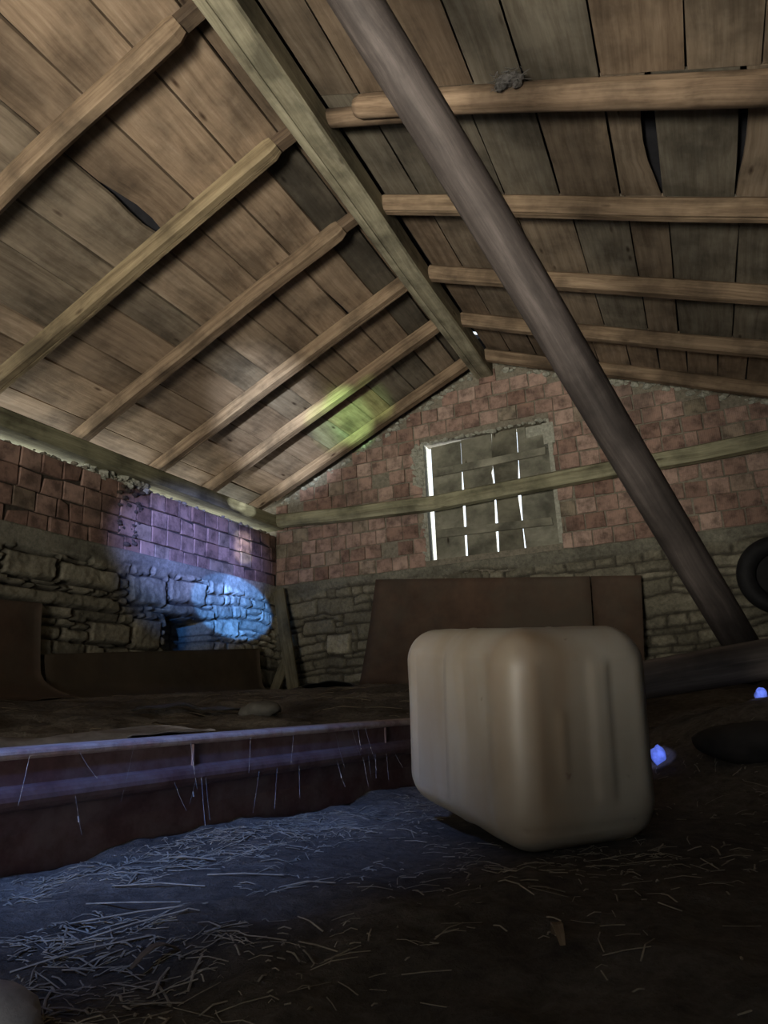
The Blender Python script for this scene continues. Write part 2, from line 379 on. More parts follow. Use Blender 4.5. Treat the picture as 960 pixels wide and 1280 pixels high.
def brickfield(mb, o3, ax, nrm, u0, u1, z0, rows, keep, seed, wavg=.170, hrow=.141, jt=.011, tonef=None, mi=0, missp=.02):
    r = random.Random(seed); ax = np.array(ax, float)
    for k in range(rows):
        u = u0-r.uniform(0, .15); zb = z0+k*hrow
        while u < u1:
            ww = wavg*r.choice([1, 1, 1, 1, 1.03, .97, .62 if r.random() < .25 else 1])+r.uniform(-.006, .006)
            a, b = max(u, u0), min(u+ww-jt, u1)
            if b-a > .03 and keep(a, b, zb, zb+hrow) and r.random() > missp:
                t, ti = (tonef(u, zb, r) if tonef else (r.uniform(.3, .8), 0))
                p = np.array(o3, float)+ax*a+np.array([0, 0, zb+r.uniform(-.003, .003)])+np.array(nrm)*r.uniform(-.006, .007)
                brick(mb, p, ax, nrm, b-a, hrow-jt+r.uniform(-.003, .002), .05, r, t, ti, mi)
            u += ww
mb = MB()
def quad(mb, a, b, c, d, tone=.5, tint=0, mi=0):
    mb.add([a, b, c, d], [[0, 1, 2, 3]], [[(0, 0), (1, 0), (1, 1), (0, 1)]], tone, tint, mi)
def boxq(mb, x0, x1, y0, y1, z0, z1, mi=0, tone=.5, tint=0):
    V = [(x, y, z) for z in (z0, z1) for y in (y0, y1) for x in (x0, x1)]
    Fc = [[0, 2, 3, 1], [4, 5, 7, 6], [0, 1, 5, 4], [2, 6, 7, 3], [0, 4, 6, 2], [1, 3, 7, 5]]
    UV = []
    for f in Fc:
        n = [(V[i][0]+V[i][1], V[i][2]) if f not in (Fc[0], Fc[1]) else (V[i][0], V[i][1]) for i in f]; UV.append(n)
    mb.add(V, Fc, UV, tone, tint, mi)
# left brick course: positive y is along the wall
def tone_left(u, z, r):
    return (r.uniform(.22, .62), .0 if r.random() < .9 else .35)
brickfield(mb, (XL+.0, 0, 0), (0, 1, 0), (1, 0, 0), -2.6, 5.99, 1.205, 4, lambda a, b, c, d: True, 3, wavg=.172, hrow=.138, tonef=tone_left, mi=0, missp=.012)
boxq(mb, XL-.12, XL-.018, -2.6, 6.1, 1.15, 1.752, 1)                       # bedding behind the bricks
rr = random.Random(4)
def lumps(mb, n, f, rad, mi, r, tone=.5, flat=.6):
    for _ in range(n):
        c = np.array(f(r)); R = rad*r.uniform(.5, 1.5); V = []; nl, ns = 5, 8
        for i in range(nl+1):
            for j in range(ns):
                e = math.pi*i/nl; a = 2*math.pi*j/ns; k = R*r.uniform(.75, 1.2)
                V.append(c+np.array([k*math.sin(e)*math.cos(a), k*math.sin(e)*math.sin(a), flat*k*math.cos(e)]))
        Fc = [[i*ns+j, (i+1)*ns+j, (i+1)*ns+(j+1) % ns, i*ns+(j+1) % ns] for i in range(nl) for j in range(ns)]
        mb.add(V, Fc, [[(0, 0)]*4]*len(Fc), tone, 0, mi)
lumps(mb, 90, lambda r: (XL-.01+r.uniform(-.03, .015), r.uniform(2.2, 5.9), 1.750+r.uniform(-.004, .008)), .018, 2, rr)
lumps(mb, 60, lambda r: (XL-.02+r.uniform(-.03, .02), r.uniform(3.5, 4.12), r.uniform(1.735, 1.80)), .034, 3, rr)
lumps(mb, 60, lambda r: (XL-.01+r.uniform(-.02, .012), r.choice([3.88, 4.02])+r.uniform(-.05, .05), r.uniform(1.25, 1.75)), .022, 1, rr)
wlb = mb.build('wall_left_brick', [BRICKP, MORTARD, MORTAR, PLASTER]); wlb.name = 'wall_left.001'; tag(wlb, kind='structure')

# ---- back gable wall: rubble, then brick round a boarded window opening
OX0, OX1, OZ0, OZ1 = -2.20, -0.985, 1.285, 2.44
xu = lat(XL-.1, XR+.2, ([-4, 1.3], [.014, .014])); MU, MZ = np.meshgrid(xu, zv, indexing='ij')
spec2 = [(-3.30, -3.02, .50, .69, 1.6, .03), (-3.55, -3.2, .70, .84, .6, .02)]
dep, cl = rubble(MU, MZ, -.32, 77, spec2)
dep, cl = cementcap(MU, MZ, dep, cl, 1.12, 50)
P = np.stack([MU, YB-dep, MZ], -1); P[:, -1, 1] = YB+.06
wb = gridmesh('wall_back', P, cl, [STONE]); wb.data.flip_normals(); tag(wb, kind='structure')
mb = MB()
def keepg(a, b, c, d):
    if b > OX0-.005 and a < OX1+.005 and d > OZ0+.04 and c < OZ1-.02: return False
    m = (a+b)/2
    return d < min(zroof(a+.02), zroof(b-.02))-.03
def tone_gable(u, z, r):
    t = r.uniform(.35, .85); ti = r.random()
    return (t, .0 if ti < .88 else r.uniform(.3, .7))
brickfield(mb, (0, YB, 0), (1, 0, 0), (0, -1, 0), XL, OX0-.015, 1.235, 9, keepg, 11, tonef=tone_gable, mi=0)
brickfield(mb, (0, YB, 0), (1, 0, 0), (0, -1, 0), OX1+.02, XR+.1, 1.235, 9, keepg, 12, tonef=tone_gable, mi=0)
brickfield(mb, (0, YB, 0), (1, 0, 0), (0, -1, 0), XL, XR+.1, 1.235+9*.141, 6, keepg, 13, tonef=tone_gable, mi=0, missp=.01)
# bedding mortar behind the bricks, in strips around the opening
def gstrip(x0, x1, z0, z1f, mi=1):
    n = max(1, int((x1-x0)/.3))
    for i in range(n):
        a, b = x0+(x1-x0)*i/n, x0+(x1-x0)*(i+1)/n
        za, zb_ = z1f(a), z1f(b)
        V = [(a, YB+.013, z0), (b, YB+.013, z0), (b, YB+.013, zb_), (a, YB+.013, za), (a, YB+.2, z0), (b, YB+.2, z0), (b, YB+.2, zb_), (a, YB+.2, za)]
        mb.add(V, [[0, 1, 2, 3], [7, 6, 5, 4], [0, 3, 7, 4], [1, 5, 6, 2], [3, 2, 6, 7], [0, 4, 5, 1]], [[(0, 0)]*4]*6, .5, 0, mi)
zt = lambda x: float(zroof(x))+.02
gstrip(XL-.3, OX0-.02, 1.15, zt); gstrip(OX1+.02, XR+.25, 1.15, zt); gstrip(OX0-.02, OX1+.02, OZ1+.005, zt); gstrip(OX0-.02, OX1+.02, 1.1, lambda x: OZ0)
# plastered jamb, lintel and the rough corner patch beside the opening
boxq(mb, OX0-.02, OX0+.015, YB+.005, YB+.2, OZ0, OZ1, 2); boxq(mb, OX1, OX1+.02, YB+.005, YB+.2, OZ0, OZ1, 2)
rr = random.Random(8)
lumps(mb, 130, lambda r: (OX0-.03+r.uniform(-.07, .03)*(1 if r.random() < .5 else .3), YB+r.uniform(.0, .03), r.uniform(2.02, 2.42)), .026, 2, rr, flat=1)
lumps(mb, 40, lambda r: (OX0-.02+r.uniform(-.02, .02), YB+r.uniform(.0, .03), r.uniform(1.3, 2.0)), .018, 2, rr, flat=1)
lumps(mb, 60, lambda r: (r.uniform(OX0, OX1), YB+r.uniform(.005, .03), OZ1+r.uniform(-.012, .01)), .02, 2, rr)
boxq(mb, -1.215, -.95, YB+.128, YB+.17, 2.29, 2.47, 2); boxq(mb, -1.03, -.93, YB-.004, YB+.12, 2.20, 2.40, 2)
boxq(mb, OX1-.01, OX1+.03, YB, YB+.12, 1.29, 2.2, 2)
lumps(mb, 90, lambda r: ((lambda x: (x, YB+.0+r.uniform(-.005, .02), float(zroof(x))-.06+r.uniform(-.05, .03)))(r.uniform(-1.45, 1.0))), .03, 2, rr)
lumps(mb, 60, lambda r: ((lambda x: (x, YB+.0+r.uniform(-.005, .02), float(zroof(x))-.08+r.uniform(-.04, .03)))(r.uniform(-3.8, -1.6))), .026, 2, rr)
g2 = mb.build('wall_back.001', [BRICK, MORTAR, PLASTER]); tag(g2, kind='structure')

# ---- right wall and the wall behind the viewer (with its door opening)
mb = MB()
boxq(mb, XR, XR+.2, YF, YB+.2, -.4, float(zroof(XR))+.03, 0)
boxq(mb, XR-.02, XR, YF, YB, 1.1, 1.16, 1)
brickfield(mb, (XR-.03, 0, 0), (0, 1, 0), (-1, 0, 0), -2.55, 5.95, 1.2, 6, lambda a, b, c, d: d < float(zroof(XR))-.03, 21, mi=2)
tag(mb.build('wall_right', [dusty('dark_rubble_wall', (.085, .075, .058), sc=9), MORTARD, BRICKP]), kind='structure')
mb = MB()
DX0, DX1, DZ1 = -.55, .45, 1.65
for (a, b, z0, fz) in ((XL-.2, DX0, -.4, zt), (DX0, DX1, DZ1, zt), (DX1, XR+.2, -.4, zt)):
    n = 6
    for i in range(n):
        x0, x1 = a+(b-a)*i/n, a+(b-a)*(i+1)/n
        V = [(x0, YF, z0), (x1, YF, z0), (x1, YF, fz(x1)), (x0, YF, fz(x0)), (x0, YF-.2, z0), (x1, YF-.2, z0), (x1, YF-.2, fz(x1)), (x0, YF-.2, fz(x0))]
        mb.add(V, [[3, 2, 1, 0], [4, 5, 6, 7], [0, 4, 7, 3], [1, 2, 6, 5], [3, 7, 6, 2], [0, 1, 5, 4]], [[(0, 0)]*4]*6)
tag(mb.build('wall_front', [dusty('rear_rubble_wall', (.10, .09, .07), sc=9)]), kind='structure')

# ---- ceiling boards on both slopes + dark underlay
mb = MB()
def board(side, xa, xb, y0, y1, r, tone, tint, holes=()):
    n = max(3, int((y1-y0)/.12)); t = TL if side == 'L' else -TR
    lift = r.uniform(0, .006); s0 = r.uniform(0, 90); g = .006 if side == 'L' else .0045
    V = []; ys = [y0+(y1-y0)*i/n for i in range(n+1)]
    for y in ys:
        ea = xa+g+.007*(float(vnoise(y*2.2, s0))-.5); eb = xb-g+.007*(float(vnoise(y*2.2, s0+7))-.5)
        for (hs, hy0, hy1, hw) in holes:
            k = math.sin(math.pi*min(max((y-hy0)/(hy1-hy0), 0), 1))**.7*hw if hy0 < y < hy1 else 0
            if hs == 'a': ea += k
            else: eb -= k
        tw = .006*(float(vnoise(y*1.1, s0+3))-.5)
        for (x, dz) in ((ea, 0), (eb, 0), (eb, .02), (ea, .02)):
            V.append((x, y, ZB+t*(x+1.5)+dz+lift+tw*(1 if x == ea else -1)))
    Fc = []; UV = []; uo, vo = r.uniform(0, 60), r.uniform(0, 60); wd = [0, xb-xa, xb-xa+.02, 2*(xb-xa)+.02, 2*(xb-xa)+.04]
    for i in range(n):
        for j in range(4):
            k = (j+1) % 4; Fc.append([i*4+j, i*4+k, (i+1)*4+k, (i+1)*4+j])
            UV.append([(ys[i]+uo, wd[j]+vo), (ys[i]+uo, wd[j+1]+vo), (ys[i+1]+uo, wd[j+1]+vo), (ys[i+1]+uo, wd[j]+vo)])
    Fc += [[3, 2, 1, 0], [n*4, n*4+1, n*4+2, n*4+3]]; UV += [[(uo, vo)]*4]*2
    mb.add(V, Fc, UV, tone, tint)
r = random.Random(22)
LZ = [(-2.7, 2.72, [-1.56, -1.72, -1.98, -2.27, -2.535, -2.85, -3.08, -3.395, -3.56, -3.80, -4.15]),
      (2.72, 5.02, [-1.56, -1.69, -1.88, -2.11, -2.365, -2.575, -2.83, -3.05, -3.345, -3.57, -3.87, -4.15]),
      (5.02, 6.15, [-1.56, -1.72, -1.93, -2.14, -2.40, -2.60, -2.86, -3.08, -3.33, -3.60, -3.86, -4.15])]
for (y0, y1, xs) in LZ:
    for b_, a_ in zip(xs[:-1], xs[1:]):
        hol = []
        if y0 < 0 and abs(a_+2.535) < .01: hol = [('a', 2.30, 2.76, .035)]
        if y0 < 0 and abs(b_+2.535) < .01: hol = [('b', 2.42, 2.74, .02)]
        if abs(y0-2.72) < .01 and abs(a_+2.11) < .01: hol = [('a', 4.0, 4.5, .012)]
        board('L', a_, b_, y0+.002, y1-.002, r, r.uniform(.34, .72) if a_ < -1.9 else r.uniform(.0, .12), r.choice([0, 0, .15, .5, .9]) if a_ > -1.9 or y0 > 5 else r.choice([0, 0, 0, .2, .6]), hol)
RZ = [(-2.7, 2.66, [-1.42, -1.19, -.90, -.59, -.355, -.035, .295, .555, .80, 1.06, 1.32]),
      (2.66, 3.50, [-1.42, -1.19, -.93, -.66, -.35, -.04, .16, .49, .75, 1.05, 1.32]),
      (3.50, 5.1, [-1.42, -1.18, -.90, -.64, -.32, -.02, .18, .515, .78, 1.05, 1.32]),
      (5.1, 6.15, [-1.42, -1.2, -.97, -.72, -.45, -.2, .02, .22, .43, .62, .84, 1.06, 1.32])]
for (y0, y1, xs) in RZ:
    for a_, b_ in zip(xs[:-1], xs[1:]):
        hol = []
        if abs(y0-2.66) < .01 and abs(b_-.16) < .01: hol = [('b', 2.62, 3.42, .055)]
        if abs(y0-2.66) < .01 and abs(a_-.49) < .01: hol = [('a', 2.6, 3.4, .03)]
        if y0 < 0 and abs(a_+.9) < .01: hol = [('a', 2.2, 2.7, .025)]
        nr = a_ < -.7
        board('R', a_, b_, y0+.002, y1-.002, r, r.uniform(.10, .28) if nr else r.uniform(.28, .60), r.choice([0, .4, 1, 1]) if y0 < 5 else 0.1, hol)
# underlay sheets just above the boards
for (side, x0, x1, y0, y1) in (('L', -4.4, -1.50, -2.9, 6.4), ('R', -1.50, 1.5, -2.9, 5.56), ('R', -1.40, 1.5, 5.56, 5.70), ('R', -1.50, 1.5, 5.70, 6.4)):
    t = TL if side == 'L' else -TR; q = lambda x, d: ZB+t*(x+1.5)+d
    V = [(x, y, q(x, d)) for d in (.055, .095) for (x, y) in ((x0, y0), (x1, y0), (x1, y1), (x0, y1))]
    mb.add(V, [[3, 2, 1, 0], [4, 5, 6, 7], [0, 1, 5, 4], [1, 2, 6, 5], [2, 3, 7, 6], [3, 0, 4, 7]], [[(0, 0)]*4]*6, .5, 0, 1)
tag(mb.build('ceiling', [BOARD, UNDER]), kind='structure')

# ------------------------------------------------------------------ timbers
G = 'log rafters under the left roof slope'
LY = [-2.0, -1.2, -.4, .35, 1.13, 1.92, 2.72, 3.50, 4.32, 5.02, 5.79]
LT = [.5]*5+[.52, .60, .50, .55, .60, .62]
LLAB = {5: 'rough rounded log rafter at the upper left, nearest to the viewer',
        6: 'square left-slope rafter with greenish near face, landing on the wall plate at the left edge',
        7: 'third left-slope rafter away, landing above the pale lumps on the wall plate',
        8: 'fourth rafter from the viewer on the left slope, thin and straight with a dark underside',
        9: 'second rafter from the brick gable on the left slope, crossed by the light patches',
        10: 'last left-slope rafter, lying along the top of the brick gable'}
def nail_holes(parent, pts):
    pass
for i, y in enumerate(LY):
    if i < 4: continue
    mb = MB(); xe, x0 = -4.02, (-1.78 if i not in (8, 9, 10) else -1.58)
    hb = .055; w_ = .10 if i != 5 else .115
    z = lambda x, hb=hb: ZB+TL*(x+1.5)-hb-.002
    sk = {5: 0, 6: .0, 7: .02, 8: .02, 9: 0, 10: -.04}.get(i, 0)
    sec = rectsec(w_, .108, .016 if i != 5 else .035, crack=(-.01 if i in (6, 8) else None))
    sweep(mb, [(xe, y+sk, z(xe)), (-2.8, y, z(-2.8)), (x0, y, z(x0)), (x0+.035, y, z(x0+.035)+.008)], sec, wob=.006 if i != 5 else .012, seed=i, tone=LT[i], tint=(.6 if i == 6 else .1), seg=.12,
          scale=lambda s: 1 if s < .97 else .82)
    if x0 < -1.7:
        sweep(mb, [(x0-.1, y+.01, z(x0-.1)+.02), (-1.6, y+.02, z(-1.6)+.015)], rectsec(.08, .07, .01), tone=.05, seed=i+40, seg=.1)  # shade beside the ridge put into the stub's dark tone
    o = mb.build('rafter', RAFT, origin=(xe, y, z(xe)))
    tag(o, LLAB.get(i, 'log rafter on the left slope just outside the upper left corner of the photo'), 'rafter', G)
for i, y in enumerate([1.80, 2.71, 3.52, 4.35, 5.10, 5.80]):
    mb = MB(); z = lambda x: ZB-TR*(x+1.5)-.062
    if i == 1:
        sweep(mb, [(-1.44, y+.06, z(-1.44)+.01), (-.95, y+.045, z(-.95)+.01), (-.80, y+.05, z(-.8)+.02)], circ(.05, 10), tone=.30, seed=90, seg=.12, wob=.006, smooth=True)
        sweep(mb, [(-1.225, y-.03, z(-1.225)+.0), (-1.19, y-.03, z(-1.19)), (0, y-.02, z(0)-.006), (1.2, y, z(1.2)-.012)], circ(.062, 12, .98, 1), tone=.62, seed=91, seg=.12, wob=.010,
              scale=lambda s: .75 if s < .01 else .95+.25*s, smooth=True)
    else:
        sweep(mb, [(-1.44, y, z(-1.44)), (.0, y+.005, z(0)), (1.2, y, z(1.2))], rectsec(.095, .11, .02, crack=.01 if i == 2 else None), wob=.007, seed=60+i, tone=[.6, .6, .62, .58, .55, .5][i], seg=.12, tint=.1)
    o = mb.build('rafter', RAFT, origin=(1.15, y, z(1.15)))
    lab = ['log rafter on the right slope just behind the top edge of the photo', 'thick round log rafter at the upper right carrying a ragged nest clump',
           'second right-slope rafter down from the top, straight and cracked along its length', 'third right-slope rafter down from the top, thin and pale brown',
           'fourth right-slope rafter down from the top, next to last before the gable', 'lowest right-slope rafter, lying on top of the brick gable'][i]
    tag(o, lab, 'rafter', 'log rafters under the right roof slope')

mb = MB()
sweep(mb, [(-1.515, 6.02, 3.065), (-1.52, 4, 3.055), (-1.51, 2, 3.06), (-1.515, -2.62, 3.06)], rectsec(.17, .18, .012, crack=.028), wob=.004, seed=2, tone=.62, tint=.12, seg=.15)
tag(mb.build('ridge_beam', BEAM, origin=(-1.515, 6, 3.0)), 'long squared ridge beam with a running crack, under the peak of the roof', 'beam')
mb = MB()
sweep(mb, [(-3.875, 6.0, 1.868), (-3.872, 4.4, 1.862), (-3.875, 3, 1.855), (-3.87, -2.55, 1.855)], rectsec(.22, .125, .012), wob=.003, seed=3, tone=.45, tint=.5, seg=.15)
tag(mb.build('wall_plate', BEAM, origin=(-3.87, 6, 1.8)), 'squared timber wall plate on top of the left brick wall', 'beam')
mb = MB()
bp = [(-3.80, 5.925, 1.885), (-3.0, 5.92, 1.835), (-2.09, 5.925, 1.80), (-.77, 5.925, 1.832), (.1, 5.92, 1.845), (1.06, 5.925, 1.875)]
sweep(mb, bp, [(-.07, -.05), (-.02, -.07), (.05, -.065), (.075, -.02), (.07, .05), (.03, .07), (-.04, .068), (-.075, .03)], wob=.006, seed=6, tone=.68, tint=.4, seg=.12)
tag(mb.build('tie_beam', BEAM, origin=(-3.8, 5.92, 1.8)), 'slightly bowed hewn beam running along the gable across the boarded window', 'beam')

mb = MB()
A = np.array([.185, 3.145, .055]); B = np.array([-1.10, .08, 2.97]); mid = np.array([-.41, 2.13, 1.49])
pts = [A+(B-A)*t for t in np.linspace(0, 1, 9)]
pts = [q+np.array([0, .0, .02])*math.sin(math.pi*t) for q, t in zip(pts, np.linspace(0, 1, 9))]
sweep(mb, pts, circ(.064, 18), wob=.006, seed=12, tone=.62, tint=.1, seg=.14, scale=lambda s: 1.02-.02*s, smooth=True, up=(1, 0, 0))
tag(mb.build('log_brace', LOG, origin=A), 'long grey round log leaning diagonally from the floor heap up towards the ridge', 'log')

mb = MB()
sweep(mb, [(-.50, 2.01, .010), (-.15, 2.0, .036), (.14, 2.0, .070), (.62, 1.98, .115)], circ(.049, 16), wob=.002, seed=14, tone=1.3, seg=.08, smooth=True)
tag(mb.build('fallen_pole', LOG, origin=(-.15, 2.0, 0)), 'thick dark grey pole lying on the heap behind the white canister', 'pole')

# ------------------------------------------------------------------ boarded window
sh = empty('boarded_shutter', (-1.58, YB+.1, 1.30), 'weathered grey plank shutter with bright gaps closing the gable window', 'shutter')
def plank(name, poly, y, th, mat, parent, tone, tint, label=None, yo=0.0, seed=0):
    """upright plank from a front outline [(x,z)..]"""
    mb = MB(); n = len(poly); r = random.Random(seed); cx = sum(a for a, b in poly)/n; cz = sum(b for a, b in poly)/n
    e = .003
    inn = [(a+(e if a < cx else -e), b+(e if b < cz else -e)) for a, b in poly]
    V = [(a, y, b) for a, b in inn]+[(a, y+e, b) for a, b in poly]+[(a, y+th, b) for a, b in poly]
    Fc = [list(range(n))]+[[n+i, n+(i+1) % n, (i+1) % n, i] for i in range(n)]+[[2*n+i, 2*n+(i+1) % n, n+(i+1) % n, n+i] for i in range(n)]+[[2*n+i for i in range(n)][::-1]]
    uo = r.uniform(0, 50); pv = [inn, poly, poly]
    allp = inn+list(poly)+list(poly)
    UV = [[(allp[i][1]+uo, allp[i][0]+uo*.7) for i in f] for f in Fc]
    mb.add(V, Fc, UV, tone, tint)
    o = mb.build(name, mat, parent, origin=(cx, y, cz))
    if label: o['label'] = label
    return o
YS = 6.10
plank('board', [(-2.155, 1.27), (-1.872, 1.27), (-1.862, 1.79), (-1.858, 1.95), (-1.845, 2.2), (-1.838, 2.432), (-2.14, 2.42)], YS, .022, SHUT, sh, .55, .1, seed=1)
plank('board', [(-1.853, 1.27), (-1.572, 1.27), (-1.568, 1.55), (-1.555, 1.79), (-1.552, 1.98), (-1.56, 2.06), (-1.545, 2.1), (-1.528, 2.445), (-1.832, 2.438), (-1.839, 2.2), (-1.838, 1.79)], YS+.004, .022, SHUT, sh, .5, .2, seed=2)
plank('board', [(-1.556, 1.27), (-1.322, 1.27), (-1.322, 1.5), (-1.332, 1.79), (-1.302, 2.1), (-1.288, 2.46), (-1.521, 2.452), (-1.540, 2.2), (-1.536, 1.98), (-1.541, 1.55)], YS, .022, SHUT, sh, .38, .5, label='darkest plank of the shutter', seed=3)
plank('board', [(-1.308, 1.27), (-1.005, 1.27), (-1.01, 2.34), (-1.205, 2.33), (-1.207, 2.46), (-1.281, 2.46), (-1.295, 2.1), (-1.306, 1.79), (-1.315, 1.5)], YS+.005, .022, SHUT, sh, .58, .0, label='plank with a notched top', seed=4)
plank('batten', [(-2.13, 2.11), (-1.04, 2.135), (-1.035, 2.205), (-2.128, 2.185)], YS-.022, .022, SHUT, sh, .62, .1, seed=5)
plank('batten', [(-2.13, 1.505), (-1.045, 1.475), (-1.05, 1.545), (-2.125, 1.585)], YS-.022, .022, SHUT, sh, .45, .2, seed=6)

# ------------------------------------------------------------------ sheets leaning on the walls
def sheetmat(name, c): return dusty(name, c, .8, sc=3.5, var=.35, dust=(.075, .065, .048), dustamt=.6, bs=.15)
SH1 = sheetmat('brown_hardboard', (.075, .046, .030)); SH2 = sheetmat('dusty_brown_sheet', (.070, .052, .034))
def sheet(name, fn, nu, nv, mat, label, th=.004):
    mb = MB(); n = (nu+1)*(nv+1); V = []; Fc = []; UV = []
    for s in (0, 1):
        for i in range(nu+1):
            for j in range(nv+1): V.append(fn(i/nu, j/nv, s*th))
    id_ = lambda s, i, j: s*n+i*(nv+1)+j
    for i in range(nu):
        for j in range(nv):
            Fc.append([id_(0, i, j), id_(0, i+1, j), id_(0, i+1, j+1), id_(0, i, j+1)]); Fc.append([id_(1, i, j), id_(1, i, j+1), id_(1, i+1, j+1), id_(1, i+1, j)])
    for i in range(nu):
        for j in (0, nv): Fc.append([id_(0, i, j), id_(1, i, j), id_(1, i+1, j), id_(0, i+1, j)])
    for j in range(nv):
        for i in (0, nu): Fc.append([id_(0, i, j), id_(0, i, j+1), id_(1, i, j+1), id_(1, i, j)])
    UV = [[(0, 0)]*4]*len(Fc)
    mb.add(V, Fc, UV, smooth=True); o = mb.build(name, mat, origin=V[0])
    return tag(o, label, 'sheet')
def gs(x0t, x1t, x0b, x1b, z0t, z1t, zb):
    def fn(u, v, t):
        x = (x0b+(x1b-x0b)*u)*(1-v)+(x0t+(x1t-x0t)*u)*v; z = zb*(1-v)+(z0t+(z1t-z0t)*u)*v
        return (x, 5.70+.20*v+.03*math.sin(u*5+v*2)*(1-v)-t+.02*math.sin(v*math.pi), z)
    return fn
sheet('leaning_sheet', gs(-2.70, -.765, -2.86, -.80, 1.15, .955, .03), 24, 14, SH1, 'wide brown hardboard sheet leaning on the gable wall behind the canister')
sheet('leaning_sheet', gs(-.755, -.37, -.79, -.44, .955, .915, .03), 8, 14, SH1, 'narrow brown hardboard sheet at the right end of the wide one on the gable')
def ls(y0, y1, z0, z1, foot, zf, wav, r1=.12):
    def fn(u, v, t):
        y = y0+(y1-y0)*u; zt_ = z0+(z1-z0)*u
        # v=1 at wall top, curls out over the floor at v=0
        if v > .4: k = (v-.4)/.6; x = XL+.065+.03*(1-k)**2; z = zf+r1+(zt_-zf-r1)*k
        else:
            a = (1-v/.4); x = XL+.095+foot*(1-math.cos(min(a, 1)*math.pi/2))*1.0; z = zf+r1*(1-math.sin(a*math.pi/2))
            y += .10*a*a*(u-.5)*2*wav
        zmin = float(floor_z(x, y))+.012
        return (x+t, y, max(z, zmin)+t)
    return fn
sheet('leaning_sheet', ls(2.25, 3.17, .70, .73, .62, .10, 1.6, .22), 14, 22, SH1, 'brown sheet against the stone wall at the left edge, its foot curled onto the floor')
sheet('leaning_sheet', ls(3.22, 5.60, .415, .575, .30, .13, .2, .14), 30, 22, SH2, 'long low dusty sheet curled along the foot of the left stone wall')

# ------------------------------------------------------------------ planks in the corner
mb = MB(); sweep(mb, [(-3.43, 5.64, .06), (-3.755, 5.88, 1.16)], rectsec(.125, .024, .003), up=(0, -1, 0), tone=.5, seed=70, seg=.2)
tag(mb.build('corner_plank', DARKW, origin=(-3.47, 5.66, .08)), 'longer wooden plank leaning into the corner, foot to the right', 'plank')
mb = MB(); sweep(mb, [(-3.705, 5.62, .06), (-3.63, 5.90, .60)], rectsec(.10, .022, .003), up=(0, -1, 0), tone=.55, seed=71, seg=.2)
tag(mb.build('corner_plank', DARKW, origin=(-3.72, 5.72, .08)), 'shorter wooden plank behind the longer one in the corner', 'plank')

# ------------------------------------------------------------------ brown steel profile
STEEL = dusty('dusty_maroon_paint', (.07, .036, .038), .55, sc=30, var=.3, dust=(.22, .19, .19), dustamt=.3, spec=.4, bs=.35)
PLATE = dusty('dusty_top_paint', (.22, .15, .145), .7, sc=45, var=.35, dust=(.36, .32, .30), dustamt=.7)
root = empty('steel_profile', (CH0[0], CH0[1], -.2), 'long dusty maroon steel profile with a rolled bead lying across the floor', 'metal profile')
def chan(name, sec, mat, t0, t1, tone=.5):
    mb = MB(); pts = [(CH0[0]+CHD[0]*t, CH0[1]+CHD[1]*t, -.2) for t in (t0, t1)]
    sweep(mb, pts, sec, tone=tone, seg=.06, smooth=False, wob=0)
    return mb.build(name, mat, root, origin=(CH0[0], CH0[1], -.2))
# a = sideways (positive = viewer's side), b = up from the floor
T0, T1 = -1.0, 1.75
def arc(cx, cz, r, a0, a1, n=7): return [(cx+r*math.cos(math.radians(a0+(a1-a0)*i/n)), cz+r*math.sin(math.radians(a0+(a1-a0)*i/n))) for i in range(n+1)]
web = [(-.020, -.01), (-.024, .045), (-.016, .079)]+arc(-.002, .0965, .0175, -70, 80)+[(-.002, .1155), (.0, .155)]+[(-.004, .158), (-.11, .158), (-.11, -.01)]
chan('web', web, STEEL, T0, T1)
chan('top_lip', arc(.0, .158, .0075, -90, 90, 6)+arc(-.11, .158, .0075, 90, 270, 6), PLATE, T0, T1)
for t in (.33, .93):
    mb = MB(); q = CH0+CHD*t
    sweep(mb, [(q[0]+.0, q[1], -.086), (q[0]+.0, q[1], -.042)], rectsec(.006, .006, .002), up=(-CHN[0], -CHN[1], 0), tone=.5)
    mb.build('joint_strip', STEEL, root, origin=(q[0], q[1], -.08))

# ------------------------------------------------------------------ white plastic canister
m, nt, b = newmat('milky_canister_plastic', .42)
g = N(nt, 'ShaderNodeTexCoord'); n = N(nt, 'ShaderNodeTexNoise', Scale=5.0, Detail=5.0, Roughness=.6); nt.links.new(g.outputs['Object'], n.inputs['Vector'])
c = ramp(nt, n.outputs['Fac'], [(.3, (.205, .17, .13)), (.52, (.25, .22, .178)), (.75, (.285, .26, .22))]).outputs[0]
mp = N(nt, 'ShaderNodeMapping'); mp.inputs['Scale'].default_value = (14, 14, 1.2); nt.links.new(g.outputs['Object'], mp.inputs[0])
n2 = N(nt, 'ShaderNodeTexNoise', Scale=1.0, Detail=3.0); nt.links.new(mp.outputs[0], n2.inputs['Vector'])
c = mixc(nt, 1., c, ramp(nt, n2.outputs['Fac'], [(.32, (.88, .84, .78)), (.5, (1, 1, 1))]).outputs[0], 'MULTIPLY')
_e = Matrix.Rotation(.7767, 3, 'Z') @ Vector((-.50, -.866, 0))      # brown grime along the near upright edge
dt = N(nt, 'ShaderNodeVectorMath', operation='DOT_PRODUCT'); dt.inputs[1].default_value = tuple(_e); nt.links.new(g.outputs['Object'], dt.inputs[0])
gr = math_(nt, 'MULTIPLY', ramp(nt, dt.outputs['Value'], [(.172, (0, 0, 0)), (.205, (1, 1, 1))]).outputs[0], ramp(nt, n2.outputs['Fac'], [(.3, (.2, .2, .2)), (.7, (.9, .9, .9))]).outputs[0])
c = mixc(nt, gr, c, (.17, .12, .075))
